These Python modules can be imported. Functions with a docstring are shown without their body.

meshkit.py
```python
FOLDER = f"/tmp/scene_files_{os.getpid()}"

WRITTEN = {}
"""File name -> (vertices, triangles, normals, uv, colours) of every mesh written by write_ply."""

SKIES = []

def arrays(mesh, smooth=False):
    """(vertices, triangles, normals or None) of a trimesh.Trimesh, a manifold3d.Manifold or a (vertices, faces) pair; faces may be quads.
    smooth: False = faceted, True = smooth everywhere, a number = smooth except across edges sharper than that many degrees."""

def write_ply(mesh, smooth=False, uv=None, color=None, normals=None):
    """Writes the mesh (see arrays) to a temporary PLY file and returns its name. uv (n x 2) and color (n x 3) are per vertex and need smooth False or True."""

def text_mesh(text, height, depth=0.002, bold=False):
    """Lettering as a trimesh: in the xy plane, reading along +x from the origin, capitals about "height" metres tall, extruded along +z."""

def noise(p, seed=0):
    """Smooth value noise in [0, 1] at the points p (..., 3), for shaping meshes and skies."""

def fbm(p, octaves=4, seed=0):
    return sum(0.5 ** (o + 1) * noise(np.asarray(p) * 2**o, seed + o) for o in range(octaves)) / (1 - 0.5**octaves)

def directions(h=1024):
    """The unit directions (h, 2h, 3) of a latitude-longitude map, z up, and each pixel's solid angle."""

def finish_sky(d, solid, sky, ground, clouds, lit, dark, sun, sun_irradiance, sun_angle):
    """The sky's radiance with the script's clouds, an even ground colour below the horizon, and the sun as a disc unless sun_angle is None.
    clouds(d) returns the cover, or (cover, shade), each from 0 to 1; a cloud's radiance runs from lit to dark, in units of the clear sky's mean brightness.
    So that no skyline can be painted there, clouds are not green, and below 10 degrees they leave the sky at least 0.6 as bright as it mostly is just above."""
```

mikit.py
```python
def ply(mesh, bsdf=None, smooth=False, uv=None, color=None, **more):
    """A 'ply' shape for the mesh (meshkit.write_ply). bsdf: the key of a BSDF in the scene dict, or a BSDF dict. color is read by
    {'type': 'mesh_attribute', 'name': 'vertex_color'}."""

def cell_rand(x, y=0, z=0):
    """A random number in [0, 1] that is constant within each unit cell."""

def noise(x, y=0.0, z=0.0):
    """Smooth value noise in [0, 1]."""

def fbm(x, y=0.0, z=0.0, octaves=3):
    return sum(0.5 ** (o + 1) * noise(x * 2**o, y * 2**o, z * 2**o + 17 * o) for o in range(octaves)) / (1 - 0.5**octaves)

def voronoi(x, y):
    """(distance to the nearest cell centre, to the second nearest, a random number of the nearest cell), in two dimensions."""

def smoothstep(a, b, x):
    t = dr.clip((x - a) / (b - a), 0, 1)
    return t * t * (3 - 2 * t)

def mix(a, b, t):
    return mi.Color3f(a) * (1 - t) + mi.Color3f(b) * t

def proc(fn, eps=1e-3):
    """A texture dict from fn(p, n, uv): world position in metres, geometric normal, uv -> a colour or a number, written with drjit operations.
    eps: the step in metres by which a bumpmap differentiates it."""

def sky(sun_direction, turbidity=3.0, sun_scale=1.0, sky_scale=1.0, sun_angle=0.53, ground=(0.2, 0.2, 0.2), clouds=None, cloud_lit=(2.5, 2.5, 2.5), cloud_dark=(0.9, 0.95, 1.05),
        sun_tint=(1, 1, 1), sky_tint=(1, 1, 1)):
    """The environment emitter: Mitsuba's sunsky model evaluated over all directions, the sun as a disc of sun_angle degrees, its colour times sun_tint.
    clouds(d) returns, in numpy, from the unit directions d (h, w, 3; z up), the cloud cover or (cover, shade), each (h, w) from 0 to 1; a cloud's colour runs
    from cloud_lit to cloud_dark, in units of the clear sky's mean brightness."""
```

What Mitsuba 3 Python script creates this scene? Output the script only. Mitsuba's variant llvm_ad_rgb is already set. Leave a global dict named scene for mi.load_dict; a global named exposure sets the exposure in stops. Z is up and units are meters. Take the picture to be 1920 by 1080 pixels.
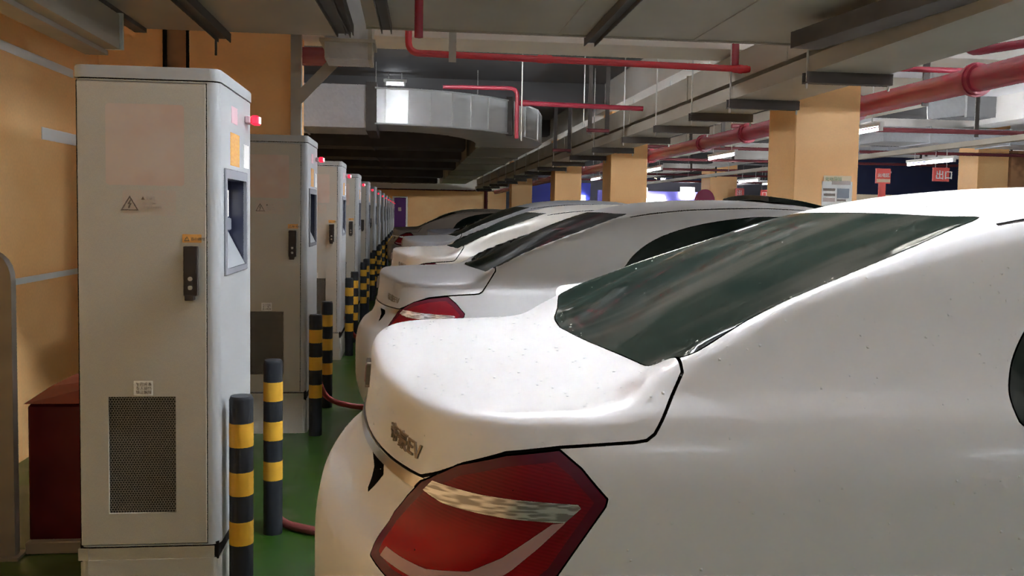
import math, glob, random
import numpy as np, trimesh, mitsuba as mi, drjit as dr
import mikit, meshkit
from mikit import proc, noise, fbm, voronoi, smoothstep, mix, cell_rand
from manifold3d import Manifold, Mesh, CrossSection
from scipy.interpolate import PchipInterpolator as PC
from shapely.geometry import Polygon, LineString, box as sbox
from shapely import affinity

T = mi.ScalarTransform4f
rng = np.random.default_rng(7)
scene, labels = {}, {}

# ------------------------------------------------------------------ camera
FOCAL, PX, PY = 1700.0, 960.0, 503.0
_y = np.array([768 - PX, 398 - PY, FOCAL]); _y /= np.linalg.norm(_y)
_u = np.array([.0172, -1, (-.0172 * (768 - PX) + (398 - PY)) / FOCAL]); _u -= _y * (_u @ _y); _u /= np.linalg.norm(_u)
_x = np.cross(_y, _u)
CAMR = np.stack([_x, _y, _u], 1)              # rows: right, down, forward in world axes
CAM = np.array([0.0, 0.0, 1.4])
scene['camera'] = {'type': 'perspective', 'fov': 2 * math.degrees(math.atan(960 / FOCAL)), 'fov_axis': 'x', 'near_clip': .05, 'far_clip': 300.,
                   'to_world': T().look_at(origin=CAM.tolist(), target=(CAM + CAMR[2]).tolist(), up=(-CAMR[1]).tolist()),
                   'principal_point_offset_y': (540 - PY) / 1080}
exposure = 2.32
TUBE = 44.0            # radiance of the fluorescent tubes
TUBE_COLOR = (.86, .91, 1.0)

# ------------------------------------------------------------------ helpers
def rgb(*c):
    return {'type': 'rgb', 'value': [float(x) for x in (c if len(c) == 3 else c * 3)]}

def mat(name, color, rough=.5, metal=0., coat=0., spec=.5, bump=None, bscale=.001, coat_gloss=.95):
    tex = color if isinstance(color, dict) else proc(color) if callable(color) else rgb(*color)
    b = {'type': 'principled', 'base_color': tex, 'roughness': rough if not callable(rough) else proc(rough), 'metallic': metal, 'specular': spec}
    if coat:
        b['clearcoat'] = coat; b['clearcoat_gloss'] = coat_gloss
    if bump is not None:
        b = {'type': 'bumpmap', 'arbitrary': proc(bump), 'scale': bscale, 'bsdf': b}
    scene[name] = {'type': 'twosided', 'bsdf': b}
    return name

def tag(key, label=None, category=None, group=None, kind=None):
    d = {}
    if label: d['label'] = label
    if category: d['category'] = category
    if group: d['group'] = group
    if kind: d['kind'] = kind
    labels[key] = d
    return key

def numbered(name):
    k, i = name, 0
    while k in scene or k in labels or any(s.startswith(k + '__') for s in scene):
        i += 1; k = f'{name}_{i:03d}'
    return k

def put(key, mesh, m, smooth=False, xf=None, **more):
    key = numbered(key)
    d = mesh if isinstance(mesh, dict) else mikit.ply(mesh, m, smooth=smooth, **more)
    scene[key] = {**d, 'to_world': xf} if xf is not None else dict(d)
    return key

def box(x0, x1, y0, y1, z0, z1, bevel=0.):
    x0, x1 = min(x0, x1), max(x0, x1); y0, y1 = min(y0, y1), max(y0, y1); z0, z1 = min(z0, z1), max(z0, z1)
    if bevel:
        b = min(bevel, .45 * min(x1 - x0, y1 - y0, z1 - z0))
        v = np.array([[x, y, z] for x in (0, 1) for y in (0, 1) for z in (0, 1)], float)
        pts = []
        for c in v:
            s = np.where(c > 0, -1, 1); p = np.array([x0, y0, z0]) + c * np.array([x1 - x0, y1 - y0, z1 - z0])
            for k in range(3):
                q = p + s * b; q[k] = p[k]; pts.append(q)
        return trimesh.convex.convex_hull(np.array(pts))
    m = trimesh.creation.box((x1 - x0, y1 - y0, z1 - z0)); m.apply_translation(((x0 + x1) / 2, (y0 + y1) / 2, (z0 + z1) / 2))
    return m

def join(*ms):
    return trimesh.util.concatenate([m for a in ms for m in (a if isinstance(a, (list, tuple)) else [a])])

def cyl(p, q, r, n=16):
    p, q = np.asarray(p, float), np.asarray(q, float)
    m = trimesh.creation.cylinder(r, np.linalg.norm(q - p), sections=n)
    m.apply_transform(trimesh.geometry.align_vectors([0, 0, 1], (q - p) / np.linalg.norm(q - p))); m.apply_translation((p + q) / 2)
    return m

def bar(p, q, w, h, up=(0, 0, 1)):
    """rectangular bar between two points: w across, h along 'up'"""
    p, q = np.asarray(p, float), np.asarray(q, float); d = q - p; L = np.linalg.norm(d); d /= L
    s = np.cross(d, up); s /= np.linalg.norm(s); u = np.cross(s, d)
    m = trimesh.creation.box((w, L, h)); M = np.eye(4); M[:3, 0], M[:3, 1], M[:3, 2], M[:3, 3] = s, d, u, (p + q) / 2
    m.apply_transform(M); return m

def tube(pts, r, n=12, sub=0, caps=True):
    p = np.asarray(pts, float)
    if sub:
        t = np.arange(len(p)); f = PC(t, p); p = f(np.linspace(0, len(p) - 1, sub))
    d = np.gradient(p, axis=0); d /= np.linalg.norm(d, axis=1, keepdims=True)
    a = np.cross(d[0], [0, 0, 1.] if abs(d[0, 2]) < .9 else [1., 0, 0]); a /= np.linalg.norm(a)
    ang = np.arange(n) * 2 * np.pi / n; V = []
    for i in range(len(p)):
        a = a - d[i] * (a @ d[i]); a /= np.linalg.norm(a); b = np.cross(d[i], a)
        V.append(p[i] + r * (np.cos(ang)[:, None] * a + np.sin(ang)[:, None] * b))
    V = np.concatenate(V + [p[:1], p[-1:]]); k = len(p)
    i, j = np.meshgrid(np.arange(k - 1), np.arange(n), indexing='ij'); A = i * n + j; B = i * n + (j + 1) % n
    F = [np.stack([A, B, B + n], -1).reshape(-1, 3), np.stack([A, B + n, A + n], -1).reshape(-1, 3)]
    j = np.arange(n); F.append(np.stack([0 * j + k * n, (j + 1) % n, j], 1)); F.append(np.stack([0 * j + k * n + 1, (k - 1) * n + j, (k - 1) * n + (j + 1) % n], 1))
    m = trimesh.Trimesh(V, np.concatenate(F), process=False)
    return m

def rounded(path, r, steps=6):
    """a polyline with its corners rounded"""
    p = [np.asarray(q, float) for q in path]; out = [p[0]]
    for a, b, c in zip(p, p[1:], p[2:]):
        u, v = (a - b) / np.linalg.norm(a - b), (c - b) / np.linalg.norm(c - b)
        s, e = b + u * r, b + v * r
        for t in np.linspace(0, 1, steps):
            out.append((1 - t) ** 2 * s + 2 * t * (1 - t) * b + t * t * e)
    return np.array(out + [p[-1]])

def extrude(poly, h):
    polys = getattr(poly, 'geoms', [poly])
    return join([trimesh.creation.extrude_polygon(g, h, engine='earcut') for g in polys if g.area > 0])

def frame_xf(origin, ex, ey):
    M = np.eye(4); M[:3, 0], M[:3, 1], M[:3, 2], M[:3, 3] = ex, ey, np.cross(ex, ey), origin
    return M

_FONT = [None]
def text_poly(text, height, bold=0):
    """Lettering (Latin or Chinese) as a shapely shape in the xy plane, capitals about 'height' tall."""
    from PIL import Image, ImageDraw, ImageFont
    from shapely import union_all
    if _FONT[0] is None:
        f = glob.glob('/opt/blender-*/*/datafiles/fonts/Noto Sans CJK*') or glob.glob('/opt/blender-*/*/datafiles/fonts/Inter.woff2')
        _FONT[0] = ImageFont.truetype(f[0], 72)
    font = _FONT[0]
    x0, y0, x1, y1 = font.getbbox(text, anchor='ls', stroke_width=bold)
    im = Image.new('L', (x1 - x0 + 8, y1 - y0 + 8))
    ImageDraw.Draw(im).text((4 - x0, 4 - y0), text, 255, font, anchor='ls', stroke_width=bold)
    on = np.pad(np.asarray(im) > 127, ((0, 0), (1, 1))).astype(np.int8)
    rows, st = np.nonzero(np.diff(on, axis=1) == 1); en = np.nonzero(np.diff(on, axis=1) == -1)[1]
    s = union_all([sbox(a, -r - 1, b, -r) for a, r, b in zip(st, rows, en)]).buffer(.6).buffer(-.6).simplify(.7)
    k = height / 53.0
    return affinity.affine_transform(s, [k, 0, 0, k, -4 * k, (4 - y0) * k])

def text_mesh(text, height, depth=.002, bold=0):
    return extrude(text_poly(text, height, bold), depth)

def to_man(m):
    return Manifold(Mesh(vert_properties=np.asarray(m.vertices, np.float32), tri_verts=np.asarray(m.faces, np.uint32)))

def from_man(m):
    g = m.to_mesh(); return trimesh.Trimesh(np.array(g.vert_properties[:, :3], float), np.array(g.tri_verts, int), process=False)
# ------------------------------------------------------------------ materials
def n3(p, s, o=3):
    return fbm(p.x * s, p.y * s, p.z * s, o)

def orange_paint(p, n, uv):
    t = n3(p, 2.2, 4); g = noise(p.x * 90, p.y * 90, p.z * 90)
    c = mix((.93, .56, .24), (.89, .50, .195), smoothstep(.35, .7, t))
    return c * (.96 + .06 * g)
mat('mat_orange_paint', orange_paint, .55)
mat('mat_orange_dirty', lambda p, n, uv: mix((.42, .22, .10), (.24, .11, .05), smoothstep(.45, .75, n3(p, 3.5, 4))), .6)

def floor_color(p, n, uv):
    t = n3(p, 1.6, 4); s = smoothstep(.55, .8, n3(p, 5.0, 4))
    g = mix(mix((.009, .030, .003), (.017, .046, .005), t), (.03, .04, .018), s * .7)
    lane = mix((.20, .20, .19), (.26, .26, .25), t)
    return mix(g, lane, smoothstep(5.45, 5.47, p.x))
mat('mat_floor', floor_color, lambda p, n, uv: .22 + .2 * n3(p, 4.0, 3), spec=.5, bump=lambda p, n, uv: n3(p, 9.0, 3), bscale=.0015)
mat('mat_ceiling', lambda p, n, uv: mix((.80, .79, .79), (.72, .71, .71), n3(p, 1.1, 4)), .8)
mat('mat_beam', lambda p, n, uv: mix((.86, .83, .77), (.78, .74, .66), n3(p, 1.7, 4)), .75)
mat('mat_far_wall', lambda p, n, uv: mix((.42, .42, .45), (.34, .34, .37), n3(p, .8, 3)), .7)

def galv(p, n, uv):
    v = voronoi(p.x * 38 + p.z * 11, p.y * 38 + p.z * 29)[2]
    return mix((.48, .49, .50), (.62, .63, .64), .35 * v + .65 * n3(p, 3.0, 3))
mat('mat_galvanized', galv, lambda p, n, uv: .34 + .16 * n3(p, 2.5, 3), metal=.5)
mat('mat_galvanized_dull', lambda p, n, uv: mix((.35, .315, .245), (.44, .40, .325), n3(p, 2.2, 4)), .55, metal=.35)
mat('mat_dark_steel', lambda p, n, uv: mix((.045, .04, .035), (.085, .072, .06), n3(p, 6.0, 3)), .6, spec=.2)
mat('mat_steel_post', lambda p, n, uv: mix((.30, .27, .22), (.42, .39, .33), n3(p, 6.0, 3)), .45, metal=.6)
mat('mat_rod', (.62, .62, .60), .35, metal=.7)
mat('mat_red_pipe', lambda p, n, uv: mix((.26, .018, .03), (.20, .014, .026), n3(p, 5.0, 3)), .35, coat=.3)
mat('mat_dark_red', lambda p, n, uv: mix((.09, .006, .006), (.035, .004, .006), n3(p, 5.0, 3)), .5, spec=.2)
mat('mat_dark_red_lid', lambda p, n, uv: mix((.20, .04, .02), (.13, .018, .012), n3(p, 8.0, 3)), .5)

def cabinet_paint(p, n, uv):
    g = noise(p.x * 420, p.y * 420, p.z * 420); t = n3(p, 2.6, 4)
    return mix((.45, .425, .36), (.39, .37, .31), t) * (.93 + .1 * g)
mat('mat_cabinet', cabinet_paint, .5, bump=lambda p, n, uv: noise(p.x * 300, p.y * 300, p.z * 300), bscale=.0004)
mat('mat_cabinet_edge', (.36, .37, .365), .45)
mat('mat_gap', (.008, .007, .006), .9, spec=.05)
mat('mat_black_plastic', (.016, .013, .011), .45, spec=.25)
mat('mat_bezel', (.15, .155, .17), .4)
mat('mat_keypad', (.34, .36, .37), .4)
mat('mat_blue_black', (.012, .014, .03), .25)
mat('mat_ink', (.10, .07, .05), .6)
mat('mat_faint_ink', (.40, .33, .29), .6)
mat('mat_pink_residue', lambda p, n, uv: mix((.49, .405, .34), (.47, .345, .28), smoothstep(.35, .75, n3(p, 7., 4))), .5)
mat('mat_label_orange', lambda p, n, uv: mix((.62, .34, .08), (.55, .26, .06), noise(p.x * 90, p.y * 40, p.z * 130)), .5)
mat('mat_label_white', (.78, .78, .74), .5)
mat('mat_label_pink', (.58, .40, .42), .5)
mat('mat_hinge', (.40, .39, .36), .4, metal=.5)

def vent_color(p, n, uv):
    # staggered round perforations, 9 mm pitch
    s = .0088; z = p.z / (s * .866); x = p.x / s + .5 * (dr.floor(z) - 2 * dr.floor(dr.floor(z) / 2))
    fx, fz = x - dr.floor(x) - .5, (z - dr.floor(z) - .5) * .866
    d = dr.sqrt(fx * fx + fz * fz)
    return mix((.010, .009, .008), (.20, .18, .145), smoothstep(.38, .45, d))
mat('mat_vent', vent_color, .6, spec=.15)
mat('mat_bollard_black', lambda p, n, uv: mix((.012, .014, .018), (.02, .022, .024), n3(p, 14., 3)), .45, spec=.15)
mat('mat_bollard_yellow', lambda p, n, uv: mix((.66, .36, .035), (.52, .27, .03), n3(p, 14., 3)), .4, spec=.25)
mat('mat_cable', (.14, .03, .025), .5)
mat('mat_cable_red', (.40, .05, .04), .5)

# cars
def paint(name, c, k=1.):
    mat(name, c, .32, coat=1., spec=.5, coat_gloss=.97)
paint('mat_paint_white', (.80, .80, .80))
paint('mat_paint_pearl', (.66, .655, .645))
paint('mat_paint_cream', (.78, .75, .67))
paint('mat_paint_grey', (.34, .34, .34))
paint('mat_paint_silver', (.46, .48, .52))
paint('mat_paint_tan', (.30, .25, .20))
mat('mat_car_glass', lambda p, n, uv: mix((.006, .010, .008), (.022, .022, .018), smoothstep(.45, .75, fbm(p.x * 2.2 + p.y, p.y * 9, 0, 4))), lambda p, n, uv: .04 + .10 * smoothstep(.4, .8, fbm(p.x * 2.2 + p.y, p.y * 9, 0, 4)), spec=.14)
mat('mat_badge', (.30, .25, .20), .25, metal=.9)
mat('mat_ceiling_shaded', (.12, .118, .115), .8, spec=.2)  # shaded copy of the pale ceiling colour, for the unlit zone over the bays
mat('mat_chrome', (.72, .70, .66), .18, metal=1.)
mat('mat_lamp_red', lambda p, n, uv: mix(mix((.11, .002, .006), (.15, .003, .008), .5 + .5 * dr.sin(p.z * 900 + p.x * 200)), (.27, .003, .005), smoothstep(.84, .78, p.z) * smoothstep(.34, .06, p.x)), .3, coat=.25, spec=.2)
mat('mat_lamp_rim', (.065, .002, .012), .25, coat=.4, spec=.3)
mat('mat_lamp_clear', lambda p, n, uv: mix((.34, .32, .31), (.92, .91, .90), smoothstep(.3, .7, noise(p.x * 55 + p.y * 20, p.z * 330, p.y * 20))), .12, metal=.7, coat=1.)
mat('mat_lamp_stripe', (.40, .24, .23), .2, coat=1.)
mat('mat_tyre', (.02, .02, .02), .8)
mat('mat_rim', (.5, .5, .5), .3, metal=.8)
mat('mat_drop', (.78, .79, .80), .08, coat=1., spec=.9)
scene['mat_water'] = {'type': 'dielectric', 'int_ior': 1.33}

def lamp(color, k):
    return {'type': 'area', 'radiance': {'type': 'rgb', 'value': [float(c * k) for c in color]}}
mat('mat_galvanized_bright', lambda p, n, uv: mix((.62, .64, .63), (.74, .75, .74), n3(p, 3.0, 3)), lambda p, n, uv: .26 + .12 * n3(p, 2.5, 3), metal=.45)
mat('mat_red_bright', (.52, .03, .035), .3, coat=.4)
mat('mat_dark_red_pipe', (.17, .035, .04), .45)
mat('mat_poster_cream', (.80, .66, .46), .6)
mat('mat_poster_dark', (.12, .14, .16), .5)
mat('mat_label_green', (.16, .22, .10), .6)
mat('mat_purple', (.085, .02, .13), .5)
mat('mat_violet', (.20, .19, .62), .5)
mat('mat_blue', (.04, .05, .32), .3)
mat('mat_maroon', (.22, .02, .05), .6)
mat('mat_sign_navy', (.015, .022, .055), .4)
mat('mat_sign_red', (.62, .10, .08), .5)
mat('mat_beacon', (.5, .02, .04), .3)
mat('mat_steel_guard', lambda p, n, uv: mix((.13, .11, .08), (.22, .19, .15), n3(p, 6.0, 3)), .4, metal=.3)
# ------------------------------------------------------------------ the setting
def struct(key, mesh, m, smooth=False):
    key = put(key, mesh, m, smooth); labels[key] = {'kind': 'structure'}; return key

CEIL = 3.35
struct('floor', box(-2.4, 26, -10, 49, -.1, 0), 'mat_floor')
ceil = struct('ceiling', box(-2.4, 26, -10, 49, CEIL, CEIL + .1), 'mat_ceiling')
wl = struct('wall_left', box(-2.4, -2.1, -10, 42.3, 0, CEIL), 'mat_orange_paint')
struct('wall_far', box(-2.4, 4.45, 42, 42.3, 0, 2.42), 'mat_orange_paint')
struct('wall_far_right', box(4.45, 26, 48, 48.3, 0, CEIL), 'mat_far_wall')
struct('wall_far_left', box(-2.4, 4.45, 42.0, 42.3, 2.47, CEIL), 'mat_beam')
struct('wall_right', box(25.7, 26, -10, 49, 0, CEIL), 'mat_far_wall')
struct('wall_back', box(-2.4, 26, -10.3, -10, 0, CEIL), 'mat_far_wall')
struct('trim_1', box(-2.1, 4.45, 41.93, 42.3, 2.42, 2.47), 'mat_dark_red')
# wall return behind the first cabinet, with a recessed brown pier between two faces
k = struct('wall_return', join(box(-2.1, -1.665, 6.48, 7.2, 0, CEIL), box(-1.50, -.82, 6.45, 7.2, 0, CEIL)), 'mat_orange_paint')
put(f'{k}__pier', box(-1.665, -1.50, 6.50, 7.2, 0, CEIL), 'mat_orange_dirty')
for x in (-1.665, -1.512):
    put(f'{k}__joint', box(x - .007, x + .007, 6.44, 6.5, 0, CEIL), 'mat_gap')
for n, (y, p) in enumerate(((6.87, 0), (13.3, 1), (18.55, 2), (26.6, 3), (32, 4), (37, 5))):
    put(f'{ceil}__beam', box(-2.1, 25.7, y, y + .53, 2.70 if n == 0 else 3.03, CEIL), 'mat_beam' if n == 0 else 'mat_ceiling_shaded')  # beams past the first carry the shade of the bays in their colour
for x in (3.1, 9.3, 15.5):
    put(f'{ceil}__beam', box(x - .25, x + .25, -10, 42, 2.95, CEIL), 'mat_beam')
put(f'{ceil}__shade_panel', box(-2.1, 2.84, 7.41, 41.9, CEIL - .012, CEIL - .001), 'mat_ceiling_shaded')  # added sheet: shade over the bays painted as a dark ceiling
# white tape marks on the left wall
for y0, y1, z0, z1 in ((4.2, 6.0, 2.20, 2.25), (5.50, 6.45, 1.782, 1.852), (5.06, 6.45, .973, 1.008)):
    put(f'{wl}__tape', box(-2.1, -2.096, y0, y1, z0, z1), 'mat_label_white')

# columns
COL = ((2.99, 6.85, .53), (2.975, 13.35, .56), (2.975, 18.6, .56), (2.975, 26.6, .61), (10.14, 30.0, .95), (10.58, 16.0, .62), (5.53, 12.0, .30))
names = ('square orange column bearing a pasted notice, right behind the nearest cars', 'second orange column along the parked row, beyond the cream white car',
         'third orange column along the parked row, smaller and left of the second', 'farthest small orange column, beside the end wall',
         'wide orange column far across the driving lane, between the lit shopfront and the red signs', 'orange column at the right edge of the view, across the driving lane', None)
cols = []
for (x, y, w), lab in zip(COL, names):
    if lab is None: continue
    k = numbered('column'); tag(k, lab, 'column')
    put(f'{k}__shaft', box(x, x + w, y, y + w, 0, CEIL - .002, .008), 'mat_orange_paint')
    put(f'{k}__plinth', box(x - .012, x + w + .012, y - .012, y + w + .012, 0, .12), 'mat_bollard_black')
    cols.append(k)

# pasted notice on the first column
k = numbered('notice'); tag(k, 'white printed notice pasted on the orange column', 'notice')
x0, x1, z0, z1, y = 3.225, 3.475, 1.30, 1.70, 6.85
put(f'{k}__sheet', box(x0, x1, y - .003, y, z0, z1), 'mat_label_white')
arch = affinity.scale(sbox(-.125, -.02, .125, .03).buffer(.02), 1, 1)
put(f'{k}__header', box(x0 + .01, x1 - .01, y - .004, y - .002, z1, z1 + .045), 'mat_poster_cream')
for a, b, c, d, m in ((.01, .11, .325, .345, 'mat_ink'), (.015, .11, .285, .305, 'mat_ink'), (.125, .225, .27, .345, 'mat_poster_dark'), (.125, .20, .245, .26, 'mat_ink'), (.01, .11, .24, .27, 'mat_faint_ink'), (.08, .235, .375, .405, 'mat_faint_ink')):
    put(f'{k}__print', box(x0 + a, x0 + b, y - .005, y - .003, z0 + c, z0 + d), m)
t = text_mesh('\u5145\u7535\u987b\u77e5', .026, .002); t.apply_transform(frame_xf((x0 + .02, y - .004, z1 - .045 + .05), np.array([1., 0, 0]), np.array([0, 0, 1.]))); put(f'{k}__print', t, 'mat_label_green')

# ------------------------------------------------------------------ end door and far things
k = numbered('door'); tag('door_1', kind='structure')
scene['door_1'] = mikit.ply(box(-.70, -.17, 41.94, 42, 0, 2.06), 'mat_purple')
put('door_1__frame', join(box(-.78, -.70, 41.92, 42, 0, 2.12), box(-.17, -.09, 41.92, 42, 0, 2.12), box(-.78, -.09, 41.92, 42, 2.06, 2.12)), 'mat_label_white')
put('door_1__sign', box(-.52, -.38, 41.93, 41.94, 1.45, 1.62), 'mat_faint_ink')

def thing(key, label, cat, mesh, m, smooth=False, group=None):
    k = put(key, mesh, m, smooth); tag(k, label, cat, group); return k

# ------------------------------------------------------------------ overhead ducts
def rect_duct(x0, x1, y0, y1, z0, z1, along, m, seams, lip=.018, name='air_duct', label=None):
    """sheet metal duct: sections with standing flanges between them"""
    k = numbered(name); tag(k, label, 'duct')
    a, b = (x0, x1) if along == 'x' else (y0, y1)
    cuts = [a] + list(seams) + [b]
    for p, q in zip(cuts, cuts[1:]):
        e = .002
        s = box(p + e, q - e, y0, y1, z0, z1) if along == 'x' else box(x0, x1, p + e, q - e, z0, z1)
        put(f'{k}__section', s, m)
    for c in seams:
        f = box(c - .012, c + .012, y0 - lip, y1 + lip, z0 - lip, z1 + lip) if along == 'x' else box(x0 - lip, x1 + lip, c - .012, c + .012, z0 - lip, z1 + lip)
        put(f'{k}__flange', f, m)
    return k
def hang(k, x, y, z0, z1=None, r=.006):
    put(f'{k}__rod', cyl((x, y, z0), (x, y, z1 or CEIL), r, 8), 'mat_rod', 30)

A2 = rect_duct(-.27, 2.40, 3.3, 5.55, 2.50, 2.85, 'x', 'mat_galvanized_dull', (.9, 1.75), .006, label='wide flat galvanized duct crossing overhead at the top of the view')
A1 = rect_duct(-1.66, -.47, 3.3, 5.88, 2.50, 2.85, 'x', 'mat_galvanized_dull', (), .006, label='flat galvanized duct overhead above the first charging cabinet')
put(f'{A1}__flange', box(-1.69, -1.62, 3.3, 5.88, 2.475, 2.50), 'mat_dark_steel')
put(f'{A2}__flange', box(-.27, 2.40, 5.54, 5.565, 2.49, 2.86), 'mat_galvanized_dull')
for x, y0, y1, w, t, dx, host in ((1.08, 3.3, 5.62, .065, .03, .02, A2), (-1.165, 3.3, 5.93, .075, .035, 0, A1), (-.44, 3.4, 5.58, .075, .04, .04, A1), (-.365, 3.4, 5.52, .045, .04, 0, A1), (-.165, 3.4, 5.47, .055, .03, .02, A2)):
    z = 2.5 - t / 2
    put(f'{host}__support_channel', join(bar((x - dx, y0, z), (x + dx, y1, z), w, t), bar((x - dx - w / 2, y0, z - .012), (x + dx - w / 2, y1, z - .012), .006, t + .02), bar((x - dx + w / 2, y0, z - .012), (x + dx + w / 2, y1, z - .012), .006, t + .02)), 'mat_dark_steel')
put(f'{A1}__rod', bar((-.815 - .4, 5.92, 2.47), (-.815 - .4, 5.92, 2.36), .012, .012, (0, 1, 0)), 'mat_dark_steel')
for x, y in ((-1.6, 4.), (-.55, 4.), (-.55, 5.7)): hang(A1, x, y, 2.85)
for x, y in ((-.2, 5.45), (1.1, 5.45), (2.3, 5.4), (2.3, 3.5)): hang(A2, x, y, 2.85)
thing('steel_beam', 'dark steel channel slanting under the duct at the top right', 'steel channel', join(bar((2.50, 2.6, 2.36), (2.20, 4.95, 2.36), .16, .012), bar((2.42, 2.6, 2.40), (2.12, 4.95, 2.40), .012, .09), bar((2.58, 2.6, 2.40), (2.28, 4.95, 2.40), .012, .09), [cyl((2.40 - .05 + .0, 3.4 + i, 2.36), (2.40 - .05, 3.4 + i, 2.52), .007, 8) for i in (0.,)]), 'mat_dark_steel')
# box duct seen beyond the left duct
k = numbered('air_duct'); tag(k, 'small grey box duct with a flanged lip behind the end of the left overhead duct', 'duct')
put(f'{k}__body', box(-.55, -.26, 5.95, 6.25, 2.37, 2.86, .004), 'mat_galvanized')
put(f'{k}__lip', join(box(-.58, -.23, 5.92, 6.28, 2.475, 2.495), box(-.275, -.25, 5.93, 6.27, 2.37, 2.62)), 'mat_galvanized_dull')
hang(k, -.4, 6.1, 2.86)
# trunking along the left wall
k = numbered('cable_tray'); tag(k, 'grey cable trunking running along the orange wall at the upper left', 'cable tray')
put(f'{k}__body', box(-1.74, -1.60, 1.2, 5.28, 2.27, 2.46), 'mat_galvanized_dull')
put(f'{k}__flange', box(-1.80, -1.68, 1.2, 5.34, 2.245, 2.27), 'mat_steel_post')
put(f'{k}__end_plate', box(-1.74, -1.585, 5.29, 5.31, 2.27, 2.47), 'mat_label_white')
for y in (2.2, 3.6, 5.0): hang(k, -1.70, y, 2.46)
# tray and duct along the parked row on the right
k = numbered('cable_tray'); tag(k, 'long grey cable tray on dark cross bars running away above the parked cars', 'cable tray')
put(f'{k}__tray', join(box(2.43, 2.93, 1.2, 34, 2.30, 2.312), box(2.43, 2.436, 1.2, 34, 2.312, 2.40), box(2.924, 2.93, 1.2, 34, 2.312, 2.40)), 'mat_galvanized_dull')
for y in (2.0, 5.39, 6.74, 7.69, 8.84, 10.2, 11.9, 13.6, 15.3, 17.1, 19., 21., 23., 25., 27.5, 30., 33.):
    put(f'{k}__cross_bar', join(box(2.40, 2.955, y - .035, y + .035, 2.232, 2.238), box(2.40, 2.955, y - .035, y - .029, 2.238, 2.30), box(2.40, 2.955, y + .029, y + .035, 2.238, 2.30)), 'mat_dark_steel')
    for x in (2.415, 2.945): hang(k, x, y, 2.20, None, .007)
rect_duct(2.50, 2.83, 1.0, 34, 2.46, 2.67, 'y', 'mat_galvanized_dull', (3.2, 5.9, 8.1, 10.3, 12.5, 14.7, 16.9, 19.1, 21.3, 23.5, 25.7), .008, label='long rectangular duct above the cable tray running away over the cars')
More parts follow.
